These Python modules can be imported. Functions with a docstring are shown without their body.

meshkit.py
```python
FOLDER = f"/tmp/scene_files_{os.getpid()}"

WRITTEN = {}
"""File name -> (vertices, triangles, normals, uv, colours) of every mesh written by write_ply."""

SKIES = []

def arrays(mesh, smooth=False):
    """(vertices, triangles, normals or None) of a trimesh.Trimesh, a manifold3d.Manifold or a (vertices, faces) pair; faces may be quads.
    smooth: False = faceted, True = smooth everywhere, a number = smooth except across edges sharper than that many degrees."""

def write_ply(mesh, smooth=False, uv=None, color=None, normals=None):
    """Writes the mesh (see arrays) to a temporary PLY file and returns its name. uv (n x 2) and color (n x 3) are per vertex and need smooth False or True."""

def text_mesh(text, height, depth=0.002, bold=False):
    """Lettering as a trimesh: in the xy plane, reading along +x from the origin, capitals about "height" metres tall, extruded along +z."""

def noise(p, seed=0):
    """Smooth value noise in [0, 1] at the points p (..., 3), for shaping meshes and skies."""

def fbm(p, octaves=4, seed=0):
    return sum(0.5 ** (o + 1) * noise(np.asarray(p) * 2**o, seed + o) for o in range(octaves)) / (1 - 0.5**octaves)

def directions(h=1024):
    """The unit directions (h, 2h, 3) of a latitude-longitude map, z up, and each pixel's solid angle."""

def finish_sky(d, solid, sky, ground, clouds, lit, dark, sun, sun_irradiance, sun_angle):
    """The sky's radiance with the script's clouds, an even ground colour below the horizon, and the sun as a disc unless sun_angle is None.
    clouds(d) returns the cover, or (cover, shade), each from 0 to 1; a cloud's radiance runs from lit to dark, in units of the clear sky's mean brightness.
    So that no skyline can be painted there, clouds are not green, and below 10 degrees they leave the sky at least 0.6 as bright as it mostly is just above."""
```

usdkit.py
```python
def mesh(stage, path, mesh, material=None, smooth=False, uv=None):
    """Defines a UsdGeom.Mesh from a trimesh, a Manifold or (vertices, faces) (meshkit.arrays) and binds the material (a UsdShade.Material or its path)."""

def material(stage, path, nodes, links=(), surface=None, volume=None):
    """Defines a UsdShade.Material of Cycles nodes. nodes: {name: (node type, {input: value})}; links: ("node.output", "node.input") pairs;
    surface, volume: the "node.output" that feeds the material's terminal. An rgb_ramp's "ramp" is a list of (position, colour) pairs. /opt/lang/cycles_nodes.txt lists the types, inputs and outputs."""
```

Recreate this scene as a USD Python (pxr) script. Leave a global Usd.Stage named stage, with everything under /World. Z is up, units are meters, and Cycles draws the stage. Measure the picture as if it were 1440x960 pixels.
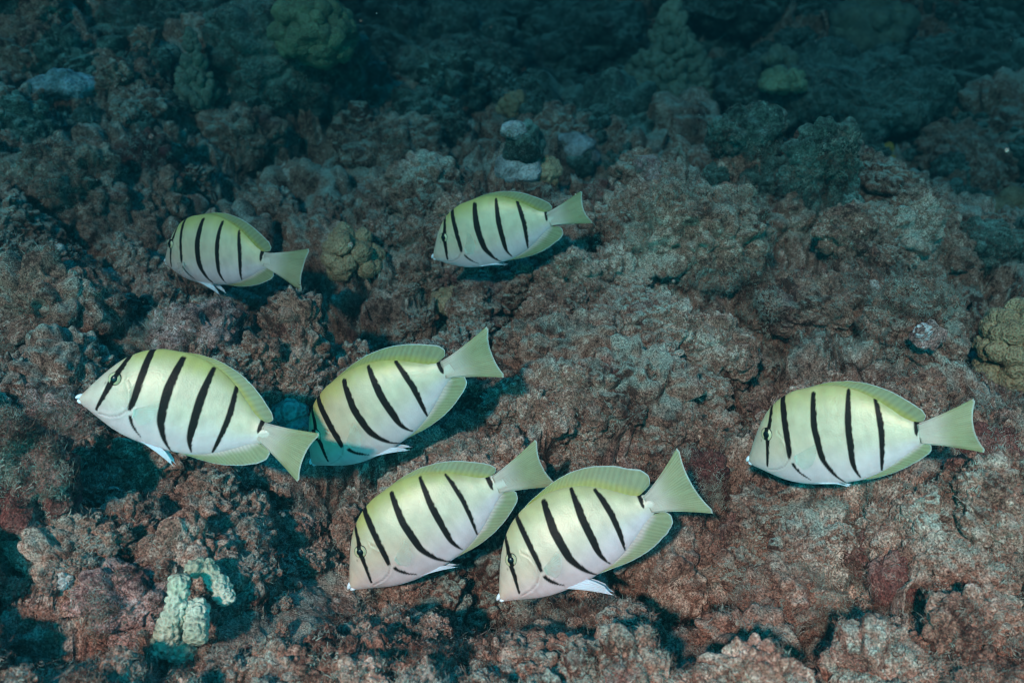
import math, re
import numpy as np, trimesh
from scipy.spatial import cKDTree
import usdkit, meshkit
from meshkit import noise, fbm
from pxr import Usd, UsdGeom, UsdLux, UsdShade, Gf, Sdf, Vt

stage = Usd.Stage.CreateInMemory()
UsdGeom.SetStageUpAxis(stage, 'Z')
UsdGeom.Xform.Define(stage, '/World')
UsdGeom.Scope.Define(stage, '/World/Looks')
rng = np.random.default_rng(7)

# ------------------------------------------------------------------ camera, sky, strobe light, exposure
CAM = np.array([0.0, 0.0, 0.48]); PITCH = math.radians(25.0); TX = 0.52; F = 720 / TX
FWD = np.array([0, math.cos(PITCH), -math.sin(PITCH)]); UP = np.array([0, math.sin(PITCH), math.cos(PITCH)]); RIGHT = np.array([1.0, 0, 0])
EXPOSURE = 2.56
cam = UsdGeom.Camera.Define(stage, '/World/camera')
cam.CreateHorizontalApertureAttr(36.0); cam.CreateVerticalApertureAttr(24.0); cam.CreateFocalLengthAttr(18.0 / TX)
cam.CreateClippingRangeAttr(Gf.Vec2f(0.02, 100)); cam.CreateFocusDistanceAttr(0.78); cam.CreateFStopAttr(9.0)
cam.CreateExposureAttr(EXPOSURE)
cam.AddTransformOp().Set(Gf.Matrix4d(*[*RIGHT, 0, *UP, 0, *(-FWD), 0, *CAM, 1]))

STROBE_EL, STROBE_AZ = math.radians(36), math.radians(18)          # the light travels away from the camera and to the right
TRAVEL = np.array([math.sin(STROBE_AZ) * math.cos(STROBE_EL), math.cos(STROBE_AZ) * math.cos(STROBE_EL), -math.sin(STROBE_EL)])
sun = UsdLux.DistantLight.Define(stage, '/World/sun')  # distant light standing in for the unseen camera strobe
sun.CreateIntensityAttr(0.84); sun.CreateAngleAttr(2.5); sun.CreateNormalizeAttr(True); sun.CreateColorAttr(Gf.Vec3f(1.0, 0.47, 0.375))
zz = -TRAVEL; xx = np.cross([0, 0, 1.0], zz); xx /= np.linalg.norm(xx); yy = np.cross(zz, xx)
sun.AddTransformOp().Set(Gf.Matrix4d(*[*xx, 0, *yy, 0, *zz, 0, 0, 0, 0, 1]))
dome = UsdLux.DomeLight.Define(stage, '/World/sky')
sky_mat = usdkit.material(stage, '/World/Looks/sky', {
    'sky': ('sky_texture', {'sky_type': 'single_scattering', 'sun_disc': False, 'sun_elevation': STROBE_EL, 'sun_rotation': math.atan2(-TRAVEL[0], -TRAVEL[1])}),
    'sea': ('mix_color', {'blend_type': 'multiply', 'fac': 1.0, 'b': (0.02, 1.0, 1.0), 'use_clamp': False}),      # daylight that has come down through the sea above
    'bg': ('background_shader', {'strength': 0.15})}, [('sky.color', 'sea.a'), ('sea.result', 'bg.color')], surface='bg.background')
UsdShade.MaterialBindingAPI.Apply(dome.GetPrim()).Bind(sky_mat)
dome.GetPrim().SetCustomDataByKey('kind', 'structure')

# the sea water between everything: one closed box, red light is lost first
WATER = dict(scatter=(0.003, 0.011, 0.013), extinct=(1.40, 0.82, 0.755))
def water():
    sc, ex = np.array(WATER['scatter']), np.array(WATER['extinct'])
    dens = 1.3
    col = sc / dens
    absorb = (ex - sc) / dens / (1 - col)
    ab_col = (1 - absorb) ** 2
    m = usdkit.material(stage, '/World/Looks/sea_water', {'v': ('principled_volume', {'color': tuple(col), 'density': dens, 'anisotropy': 0.3, 'absorption_color': tuple(ab_col)})}, [], volume='v.volume')
    b = trimesh.creation.box(bounds=[[-9, -0.12, -1.6], [9, 8.5, 1.3]])
    p = usdkit.mesh(stage, '/World/haze', b, m).GetPrim()
    p.SetCustomDataByKey('kind', 'stuff'); p.SetCustomDataByKey('label', 'clear blue green sea water that dims and tints the distant reef'); p.SetCustomDataByKey('category', 'sea water')
water()

# ------------------------------------------------------------------ helpers
def at(px, py, d): return CAM + d * (FWD + (px - 720) / F * RIGHT - (py - 480) / F * UP)
def ray(px, py):
    v = FWD + (px - 720) / F * RIGHT - (py - 480) / F * UP
    return v
def to_px(p):
    q = np.asarray(p) - CAM; d = q @ FWD
    return 720 + F * (q @ RIGHT) / d, 480 - F * (q @ UP) / d, d
def smooth(a, b, x):
    t = np.clip((x - a) / (b - a), 0, 1); return t * t * (3 - 2 * t)
used = {}
def numbered(parent, name):
    key = parent + '/' + name; n = used.get(key, -1) + 1; used[key] = n
    return key if n == 0 else f'{key}_{n:03d}'
def tag(prim, label=None, cat=None, group=None, kind=None):
    for k, v in (('label', label), ('category', cat), ('group', group), ('kind', kind)):
        if v: prim.SetCustomDataByKey(k, v)
def thing(name, label, cat, loc, group=None, matrix=None):
    x = UsdGeom.Xform.Define(stage, numbered('/World', name))
    if matrix is None: x.AddTranslateOp().Set(Gf.Vec3d(*map(float, loc)))
    else: x.AddTransformOp().Set(matrix)
    tag(x.GetPrim(), label, cat, group)
    return x.GetPrim()
def put(parent, name, v, f, mat, smooth_=True, attrs=None):
    path = numbered(str(parent.GetPath()) if parent else '/World', name)
    m = usdkit.mesh(stage, path, trimesh.Trimesh(v, f, process=False), mat, smooth=smooth_)
    for k, a in (attrs or {}).items():
        UsdGeom.PrimvarsAPI(m).CreatePrimvar(k, Sdf.ValueTypeNames.Color3fArray, 'vertex').Set(Vt.Vec3fArray.FromNumpy(np.asarray(a, np.float32)))
    return m.GetPrim()

def cells(p, size, seed, dim, k=2):
    """Jittered cellular noise: distances (in cell sizes) to the nearest feature points and the id of the nearest."""
    q = np.asarray(p)[:, :dim] / size
    lo, hi = np.floor(q.min(0)).astype(int) - 1, np.ceil(q.max(0)).astype(int) + 1
    n = hi - lo
    g = np.stack(np.meshgrid(*[np.arange(a, b) for a, b in zip(lo, hi)], indexing='ij'), -1).reshape(-1, dim).astype(float)
    r = np.random.default_rng(seed)
    g += r.random(g.shape) * 0.95
    d, i = cKDTree(g).query(q, k=k, workers=-1)
    rid = r.random(len(g))
    return d, rid[i[:, 0]]
def domes(p, size, seed, dim=2):
    """Rounded lumps with creases between them, 0..1, each lump of its own height."""
    d, rid = cells(p, size, seed, dim)
    crease = smooth(0.0, 0.35, d[:, 1] - d[:, 0])
    return np.clip(1 - (d[:, 0] / 0.95) ** 2, 0, 1) ** (0.5 if dim == 3 else 0.85) * (0.35 + 0.65 * crease) * (0.45 + 0.55 * rid)

# ------------------------------------------------------------------ materials
LK = '/World/Looks/'
def reef_material(name, dark, mid, pale, silt, silt_amount=0.6, spots=(0.16, 0.05, 0.06), spot_amount=0.35, fine=1.0, bump=0.6):
    n = {
        'geo': ('geometry', {}),
        'n1': ('noise_texture', {'scale': 9.0, 'detail': 4.0, 'roughness': 0.6}),
        'n2': ('noise_texture', {'scale': 55.0 * fine, 'detail': 5.0, 'roughness': 0.65, 'distortion': 0.6}),
        'n3': ('noise_texture', {'scale': 260.0 * fine, 'detail': 4.0, 'roughness': 0.7}),
        'n4': ('noise_texture', {'scale': 20.0, 'detail': 3.0, 'roughness': 0.6}),
        'n6': ('noise_texture', {'scale': 11.0, 'detail': 6.0, 'roughness': 0.68}),
        'n5': ('noise_texture', {'scale': 700.0, 'detail': 2.0, 'roughness': 0.6}),
        'a': ('math', {'math_type': 'multiply_add', 'value2': 0.55, 'value3': 0.0}),
        'b': ('math', {'math_type': 'multiply_add', 'value2': 0.60}),
        'c': ('math', {'math_type': 'multiply_add', 'value2': 0.45}),
        'ramp': ('rgb_ramp', {'ramp': [(0.0, dark), (0.70, dark), (0.785, mid), (0.83, mid), (0.92, pale), (1.0, pale)]}),
        'sep': ('separate_xyz', {}),
        'up': ('map_range', {'from_min': 0.35, 'from_max': 0.95, 'to_min': 0.0, 'to_max': 1.0, 'clamp': True}),
        'sn': ('map_range', {'from_min': 0.43, 'from_max': 0.57, 'to_min': 0.0, 'to_max': silt_amount, 'clamp': True}),
        'sm': ('math', {'math_type': 'multiply'}),
        'mixs': ('mix_color', {'b': silt}),
        'sp': ('map_range', {'from_min': 0.60, 'from_max': 0.72, 'to_min': 0.0, 'to_max': spot_amount, 'clamp': True}),
        'mixp': ('mix_color', {'b': spots}),
        'gr': ('map_range', {'from_min': 0.30, 'from_max': 0.70, 'to_min': 0.2, 'to_max': 1.75, 'clamp': True}),
        'grv': ('combine_xyz', {}),
        'mul': ('mix_color', {'blend_type': 'multiply', 'fac': 1.0, 'use_clamp': False}),
        'h1': ('math', {'math_type': 'multiply_add', 'value2': 0.55}),
        'bump': ('bump', {'strength': bump, 'distance': 0.004}),
        'p': ('principled_bsdf', {'roughness': 0.9, 'specular_ior_level': 0.15, 'diffuse_roughness': 0.6}),
    }
    l = [('geo.position', f'n{i}.vector') for i in (1, 2, 3, 4, 5, 6)]
    l += [('n1.fac', 'a.value1'), ('n2.fac', 'b.value1'), ('a.value', 'b.value3'), ('n3.fac', 'c.value1'), ('b.value', 'c.value3'), ('c.value', 'ramp.fac'),
          ('geo.normal', 'sep.vector'), ('sep.z', 'up.value'), ('n6.fac', 'sn.value'), ('up.result', 'sm.value1'), ('sn.result', 'sm.value2'), ('sm.value', 'mixs.fac'), ('ramp.color', 'mixs.a'),
          ('n4.fac', 'sp.value'), ('sp.result', 'mixp.fac'), ('mixs.result', 'mixp.a'),
          ('n5.fac', 'gr.value'), ('gr.result', 'grv.x'), ('gr.result', 'grv.y'), ('gr.result', 'grv.z'), ('mixp.result', 'mul.a'), ('grv.vector', 'mul.b'), ('mul.result', 'p.base_color'),
          ('n3.fac', 'h1.value1'), ('n5.fac', 'h1.value3'), ('h1.value', 'bump.height'), ('bump.normal', 'p.normal')]
    return usdkit.material(stage, LK + name, n, l, surface='p.BSDF')
M = {}
M['reef'] = reef_material('reef_ground', (0.065, 0.026, 0.019), (0.235, 0.115, 0.085), (0.45, 0.31, 0.255), (0.29, 0.31, 0.265), 0.85)
M['brown'] = reef_material('brown_rock', (0.06, 0.024, 0.018), (0.235, 0.11, 0.08), (0.42, 0.28, 0.225), (0.28, 0.295, 0.25), 0.7)
M['maroon'] = reef_material('maroon_rock', (0.045, 0.012, 0.012), (0.14, 0.045, 0.038), (0.26, 0.13, 0.11), (0.24, 0.20, 0.175), 0.35, (0.22, 0.03, 0.045), 0.6)
M['pink'] = reef_material('pink_rock', (0.10, 0.045, 0.042), (0.32, 0.17, 0.15), (0.52, 0.38, 0.36), (0.34, 0.32, 0.29), 0.5, (0.34, 0.13, 0.155), 0.6)
M['grey'] = reef_material('water_tinted_rock', (0.016, 0.021, 0.018), (0.055, 0.078, 0.066), (0.14, 0.185, 0.16), (0.16, 0.235, 0.205), 0.85)  # dark green algae cover, plus red loss through water put into the colour
M['pale'] = reef_material('pale_rubble', (0.16, 0.12, 0.10), (0.36, 0.30, 0.27), (0.56, 0.49, 0.45), (0.46, 0.44, 0.42), 0.5, (0.4, 0.3, 0.3), 0.3)

def coral_material(name, a, b, scale=420.0, white=None):
    n = {
        'geo': ('geometry', {}), 'tc': ('texture_coordinate', {}),
        'v': ('voronoi_texture', {'scale': scale, 'feature': 'f1'}),
        'n': ('noise_texture', {'scale': 30.0, 'detail': 4.0, 'roughness': 0.6}),
        'nf': ('noise_texture', {'scale': 180.0, 'detail': 3.0}),
        'ramp': ('rgb_ramp', {'ramp': [(0.0, a), (0.38, a), (0.64, b), (1.0, b)]}),
        'vr': ('map_range', {'from_min': 0.0, 'from_max': 0.75, 'to_min': 0.5, 'to_max': 1.25, 'clamp': True}),
        'cv': ('combine_xyz', {}), 'mul': ('mix_color', {'blend_type': 'multiply', 'fac': 1.0, 'use_clamp': False}),
        'h': ('math', {'math_type': 'multiply_add', 'value2': 0.6}),
        'bump': ('bump', {'strength': 0.85, 'distance': 0.002}),
        'p': ('principled_bsdf', {'roughness': 0.75, 'specular_ior_level': 0.25}),
    }
    l = [('geo.position', 'v.vector'), ('geo.position', 'n.vector'), ('geo.position', 'nf.vector'), ('n.fac', 'ramp.fac'), ('v.distance', 'vr.value'),
         ('vr.result', 'cv.x'), ('vr.result', 'cv.y'), ('vr.result', 'cv.z'), ('ramp.color', 'mul.a'), ('cv.vector', 'mul.b'), ('mul.result', 'p.base_color'),
         ('nf.fac', 'h.value1'), ('v.distance', 'h.value3'), ('h.value', 'bump.height'), ('bump.normal', 'p.normal')]
    return usdkit.material(stage, LK + name, n, l, surface='p.BSDF')
M['tan_coral'] = coral_material('tan_coral', (0.26, 0.155, 0.085), (0.40, 0.26, 0.16))
M['green_coral'] = coral_material('green_coral', (0.17, 0.18, 0.13), (0.28, 0.29, 0.21))
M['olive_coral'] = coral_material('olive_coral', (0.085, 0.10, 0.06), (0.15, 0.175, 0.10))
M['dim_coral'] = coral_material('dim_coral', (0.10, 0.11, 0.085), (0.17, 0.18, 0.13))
M['bright_tan_coral'] = coral_material('bright_tan_coral', (0.32, 0.20, 0.11), (0.50, 0.34, 0.20))
M['brown_coral'] = coral_material('brown_coral', (0.26, 0.155, 0.085), (0.41, 0.27, 0.16))
M['pale_green_coral'] = coral_material('pale_green_coral', (0.19, 0.21, 0.12), (0.28, 0.30, 0.18))
M['white_coral'] = coral_material('white_coral', (0.15, 0.125, 0.115), (0.50, 0.42, 0.42))
M['finger'] = coral_material('finger_coral', (0.32, 0.31, 0.22), (0.50, 0.48, 0.38), 330.0)
M['blue_crust'] = coral_material('blue_crust', (0.10, 0.14, 0.14), (0.32, 0.39, 0.42), 250.0)
M['orange_coral'] = coral_material('orange_coral', (0.38, 0.16, 0.03), (0.55, 0.28, 0.06))
M['teal_crust'] = coral_material('teal_crust', (0.08, 0.26, 0.25), (0.16, 0.38, 0.37), 260.0)

def fish_material(name, rough, trans, alpha=None):
    n = {'at': ('attribute', {'attribute': 'tint'}), 'tc': ('texture_coordinate', {}),
         'v': ('voronoi_texture', {'scale': 95.0}), 'n': ('noise_texture', {'scale': 14.0, 'detail': 3.0}),
         'vr': ('map_range', {'from_min': 0.3, 'from_max': 0.7, 'to_min': 0.90, 'to_max': 1.06, 'clamp': True}),
         'cv': ('combine_xyz', {}), 'mul': ('mix_color', {'blend_type': 'multiply', 'fac': 1.0, 'use_clamp': False}),
         'bump': ('bump', {'strength': 0.06, 'distance': 0.002}),
         'bw': ('rgb_to_bw', {}), 'spec': ('map_range', {'from_min': 0.05, 'from_max': 0.5, 'to_min': 0.04, 'to_max': 0.5, 'clamp': True}),
         'p': ('principled_bsdf', {'roughness': rough, 'metallic': 0.0 if trans else 0.05})}
    l = [('tc.object', 'v.vector'), ('tc.object', 'n.vector'), ('n.fac', 'vr.value'), ('vr.result', 'cv.x'), ('vr.result', 'cv.y'), ('vr.result', 'cv.z'),
         ('at.color', 'bw.color'), ('bw.val', 'spec.value'), ('spec.result', 'p.specular_ior_level'), ('at.color', 'mul.a'), ('cv.vector', 'mul.b'), ('mul.result', 'p.base_color'), ('v.distance', 'bump.height'), ('bump.normal', 'p.normal')]
    out = 'p.BSDF'
    if trans:
        n['t'] = ('translucent_bsdf', {}); n['mx'] = ('mix_closure', {'fac': trans})
        l += [('mul.result', 't.color'), ('p.BSDF', 'mx.closure1'), ('t.BSDF', 'mx.closure2')]; out = 'mx.closure'
    if alpha:
        n['tr'] = ('transparent_bsdf', {}); n['aa'] = ('attribute', {'attribute': 'cover'}); n['my'] = ('mix_closure', {})
        l += [('aa.fac', 'my.fac'), ('tr.BSDF', 'my.closure1'), (out, 'my.closure2')]; out = 'my.closure'
    return usdkit.material(stage, LK + name, n, l, surface=out)
M['fish_skin'] = fish_material('fish_skin', 0.42, 0)
M['fish_fin'] = fish_material('fish_fin', 0.5, 0.25, True)
M['fish_clear_fin'] = fish_material('fish_clear_fin', 0.5, 0.3, True)
M['pupil'] = usdkit.material(stage, LK + 'pupil', {'p': ('principled_bsdf', {'base_color': (0.004, 0.004, 0.005), 'roughness': 0.25, 'specular_ior_level': 0.25})}, [], surface='p.BSDF')

# ------------------------------------------------------------------ the reef floor: one sheet
# hollows and mounds named by the place on a flat floor that the photograph shows: (px, py, radius m, height m)
def flat(px, py, z=0.0):
    v = ray(px, py); t = (z - CAM[2]) / v[2]; return CAM + t * v
HUMPS = [(60, 250, 0.55, 0.22), (130, 330, 0.25, 0.06), (40, 500, 0.2, 0.05), (560, 250, 0.35, 0.10), (1000, 420, 0.22, 0.07), (1150, 420, 0.25, 0.05), (1180, 240, 0.35, 0.04),
         (1150, 130, 0.7, 0.12), (420, 60, 0.8, 0.25), (200, 620, 0.14, 0.03), (330, 930, 0.12, 0.02), (1250, 720, 0.15, 0.025), (820, 470, 0.3, 0.04),
         (500, 850, 0.06, -0.05), (715, 875, 0.09, -0.07), (600, 800, 0.06, -0.05), (300, 430, 0.12, -0.06), (640, 800, 0.045, -0.04), (130, 700, 0.035, -0.05), (900, 800, 0.05, -0.05), (1375, 560, 0.06, -0.10), (30, 340, 0.14, -0.07), (1030, 650, 0.05, -0.05), (440, 560, 0.12, -0.05),
         (330, 400, 0.10, -0.04), (300, 190, 0.4, -0.06), (650, 120, 0.5, -0.06), (1090, 200, 0.3, -0.10), (1330, 300, 0.25, -0.06), (900, 330, 0.15, -0.04), (400, 330, 0.12, -0.03), (1120, 640, 0.05, -0.04)]
def macro(x, y):
    z = 0.10 * (fbm(np.stack([x * 1.3, y * 1.3, 0 * x], -1), 3, 3) - 0.5) * smooth(0.3, 1.2, y)
    z = z + 0.55 * smooth(2.9, 5.6, y + 0.5 * (fbm(np.stack([x * 0.8, y * 0.8, 0 * x], -1), 2, 9) - 0.5))
    for px, py, r, h in HUMPS:
        c = flat(px, py)
        z = z + h * np.exp(-((x - c[0]) ** 2 + (y - c[1]) ** 2) / (r * r))
    return z
# where the fish hang (snout and tail root as seen in the photograph, with their depth): the reef keeps below their bellies
FISH_AT = [((113, 560, .69), (374, 609, .70)), ((434, 656, .80), (630, 519, .765)), ((494, 824, .735), (703, 680, .725)), ((704, 840, .71), (916, 708, .70)),
           ((1050, 650, .735), (1299, 610, .67)), ((607, 364, 1.03), (776, 308, .985)), ((227, 369, 1.055), (377, 367, .985))]
def room_under_fish(x, y):
    cap = np.full(np.shape(x), 9.0)
    for a, b in FISH_AT:
        a, b = at(*a), at(*b); L = np.linalg.norm(b - a)
        for q, h in ((0, .035), (.2, .16), (.4, .25), (.55, .29), (.75, .27), (.95, .17), (1.2, .17)):
            c = a + q * (b - a) - UP * h * L
            cap = np.minimum(cap, c[2] - .006 + .55 * np.maximum(0, np.hypot(x - c[0], y - c[1]) - .012))
    return cap
def build_floor():
    fine = np.radians(np.linspace(-36, 36, 1000)); side = np.radians(np.linspace(36, 82, 50)[1:])
    th = np.concatenate([-side[::-1], fine, side])
    r = np.concatenate([np.linspace(0.05, 0.42, 40)[:-1], np.geomspace(0.42, 8.0, 620)])
    R, T = np.meshgrid(r, th, indexing='ij')
    x, y = (R * np.sin(T)).ravel(), (R * np.cos(T) - 0.04).ravel()
    y = np.maximum(y, -0.06)
    p2 = np.stack([x, y, 0 * x], -1)
    w = np.stack([fbm(p2 * 9 + 5, 3, 21), fbm(p2 * 9 + 5, 3, 22), 0 * x], -1) - 0.5; w[:, 2] = 0
    w2 = np.stack([fbm(p2 * 40, 2, 23), fbm(p2 * 40, 2, 24), 0 * x], -1) - 0.5; w2[:, 2] = 0
    q = p2 + 0.10 * w + 0.02 * w2
    dist = np.hypot(x, y + 0.0)
    z = macro(x, y)
    m1 = smooth(0.35, 0.6, fbm(p2 * 2.3 + 3, 2, 31)); m2 = smooth(0.3, 0.6, fbm(p2 * 6 + 8, 2, 32))
    far = smooth(1.2, 3.0, dist)
    z += (0.085 + 0.07 * far) * domes(q, 0.34, 41) * (0.4 + 0.6 * m1)
    z += (0.062 + 0.02 * far) * domes(q, 0.125, 42) * (0.35 + 0.65 * m1)
    z += 0.027 * domes(q, 0.050, 43) * (0.4 + 0.6 * m2)
    z += 0.009 * domes(q, 0.020, 44)
    for size, deep, k in ((0.16, 0.040, 46), (0.065, 0.020, 47), (0.028, 0.008, 48)):      # narrow gaps between the lumps
        d, rid = cells(q, size, k, 2)
        z -= deep * (1 - smooth(0.02, 0.17, d[:, 1] - d[:, 0])) * smooth(.40, .60, fbm(p2 * (0.5 / size) + 70, 2, k + 30))
    z += 0.0042 * domes(p2 + 0.004 * w2, 0.0085, 45)
    pit = fbm(q * 22 + 11, 2, 51)
    z -= 0.055 * smooth(0.57, 0.75, pit) * smooth(.35, .6, y + .15) + 0.06 * smooth(.55, .76, fbm(q * 7.5 + 2, 2, 53))
    z += 0.010 * (fbm(p2 * 60, 3, 61) - 0.5) + 0.0045 * (fbm(p2 * 240, 2, 62) - 0.5)
    cap = room_under_fish(x, y) - .012; k_ = .02; hh = np.clip(.5 + .5 * (cap - z) / k_, 0, 1); z = cap * (1 - hh) + z * hh - k_ * hh * (1 - hh)
    p = np.stack([x, y, z], -1)
    for s, a, k in ((11, 0.020, 71), (38, 0.008, 74), (120, 0.0035, 77)):   # undercut the lumps
        p = p + a * (np.stack([fbm(p * s, 2, k), fbm(p * s + 31, 2, k + 1), fbm(p * s + 57, 2, k + 2)], -1) - 0.5) * 2 * np.array([1, 1, 0.6])
    for s, a, k in ((5, 0.06, 171), (16, 0.05, 174)):
        p = p + (a * far)[:, None] * (np.stack([fbm(p * s, 2, k), fbm(p * s + 31, 2, k + 1), fbm(p * s + 57, 2, k + 2)], -1) - 0.5) * 2
    p[:, 1] = np.maximum(p[:, 1], -0.09)
    nr, nt = len(r), len(th)
    i, j = np.meshgrid(np.arange(nr - 1), np.arange(nt - 1), indexing='ij')
    a = (i * nt + j).ravel(); b = a + 1; c = a + nt; d = c + 1
    f = np.concatenate([np.stack([a, c, b], -1), np.stack([b, c, d], -1)])
    return p, f
FLOOR_V, FLOOR_F = build_floor()
tag(put(None, 'reef_floor', FLOOR_V, FLOOR_F, M['reef']), 'rough brown and teal reef floor of rubble and algae crust', None, None, 'structure')
_step = FLOOR_V[:, :2]
FLOOR_TREE = cKDTree(_step)
def floor_z(x, y):
    d, i = FLOOR_TREE.query(np.stack([np.atleast_1d(x), np.atleast_1d(y)], -1), k=3)
    return FLOOR_V[i, 2].mean(1)
def hit(px, py):
    """Where the line of sight through that place of the photograph meets the floor; also its depth."""
    d = np.geomspace(0.35, 9, 900); p = CAM + d[:, None] * ray(px, py)
    under = p[:, 2] < floor_z(p[:, 0], p[:, 1])
    k = np.argmax(under) if under.any() else len(d) - 1
    return p[k], d[k]

# ------------------------------------------------------------------ rocks
RUB = []; CLEAR = []
SURF = []        # (vertices, faces, turf weight) that algae grow on
SURF.append((FLOOR_V, FLOOR_F, 1.0))
ICO = {k: trimesh.creation.icosphere(k) for k in (2, 3, 4, 5, 6)}
def rock_mesh(size, seed, sub, rough=1.0, boxy=0.0, holes=()):
    m = ICO[sub]; u = np.array(m.vertices); r = np.random.default_rng(seed)
    if boxy: u = np.sign(u) * np.abs(u) ** (1 - 0.5 * boxy)
    off = r.random(3) * 50
    s = np.array(size); mean = float(s.mean())
    p = u * s
    nrm = u / s; nrm /= np.linalg.norm(nrm, axis=1, keepdims=True)
    k = 1.1 / mean
    d = 0.55 * mean * (fbm(p * k + off, 3, seed) - 0.5)
    big = min(0.11, mean * 0.75)
    d += 0.30 * big * (domes(p + off + 0.2 * big * fbm(p / big, 2, seed + 1)[:, None], big, seed + 2, 3) - 0.4)
    d += rough * 0.017 * (domes(p + off, 0.040, seed + 3, 3) - 0.4) * min(1, mean / 0.04)
    if mean > 0.02: d += rough * 0.0075 * (domes(p + off, 0.017, seed + 4, 3) - 0.4)
    d += rough * 0.007 * (fbm((p + off) * 70, 3, seed + 5) - 0.5) + rough * 0.003 * (fbm((p + off) * 260, 2, seed + 6) - 0.5)
    pit = fbm((p + off) * (0.9 / max(0.03, mean * 0.5)), 2, seed + 7)
    d -= 0.25 * mean * smooth(0.66, 0.78, pit)
    for c, hr, depth in holes:
        c = np.array(c, float) * s
        d -= depth * np.exp(-(((p - c) ** 2).sum(1)) / (hr * hr))
    return p + nrm * d[:, None], np.array(m.faces)
def rock(px, py, rw, rh, mat, label, name='reef_rock', cat='rock', sub=5, depth=0.8, sink=0.45, seed=None, rough=1.0, boxy=0.0, holes=(), lift=0.0, group=None, yaw=0.0, turf=0.4, near=0.0):
    """A rock whose outline is centred at that place of the photograph, rw by rh half-size there, sitting in the floor where it stands."""
    g, d = hit(px, py + rh * (1 - sink))
    d = d - near
    c = at(px, py - lift, d); a, b = rw / F * d, rh / F * d
    c = c + FWD * 0.0
    seed = seed if seed is not None else int(px * 7 + py * 13)
    v, f = rock_mesh((a, a * depth, b * 1.12), seed, sub, rough, boxy, holes)
    cy, sy = math.cos(yaw), math.sin(yaw)
    v = v @ np.array([[cy, sy, 0], [-sy, cy, 0], [0, 0, 1]])
    base = np.array([c[0], c[1] + a * depth * 0.3, c[2]])
    t = thing(name, label, cat, base, group)
    put(t, 'body', v, f, M[mat])
    SURF.append((v + base, f, turf)); CLEAR.append((base, min(a, b) * .62))
    return t, base, d
rock(62, 450, 98, 72, 'brown', 'big brown rock with two dark holes at the left edge above the front left fish', sub=6, holes=(((-0.45, -0.8, 0.3), 0.016, 0.035), ((-0.1, -0.85, 0.35), 0.009, 0.025)))
rock(278, 476, 62, 46, 'pink', 'pinkish crusted rock with a pale upper rim just above the front left fish', sub=6, boxy=0.5)
rock(100, 414, 34, 42, 'maroon', 'dark maroon knob of rock between the two left fish and the left edge', sub=5)
rock(192, 512, 84, 34, 'brown', 'low mottled rock right behind the forehead of the front left fish', sub=5)
rock(80, 275, 88, 62, 'brown', 'broad brown rock on the left mound below the pale blue slab', sub=6)
rock(190, 235, 50, 40, 'maroon', 'red spotted rock on the right slope of the left mound', sub=5)
rock(545, 235, 82, 62, 'brown', 'rugged brown rock mass left of the whitish coral', sub=6, seed=15)
rock(505, 190, 38, 34, 'brown', 'brown upright rock top behind the rugged brown rock mass', sub=5)
rock(600, 340, 45, 30, 'brown', 'brown rock beside the snout of the upper middle fish', sub=5)
rock(1168, 262, 66, 78, 'grey', 'large dark boulder with a shaded hollow in the upper right', sub=6, holes=(((0.1, -0.9, -0.2), 0.05, 0.07),))
rock(1150, 195, 40, 26, 'grey', 'grey lump on top of the large dark boulder in the upper right', sub=5)
rock(985, 345, 92, 72, 'brown', 'wide brown boulder carrying a small whitish shell right of the middle fish', sub=6)
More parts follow.
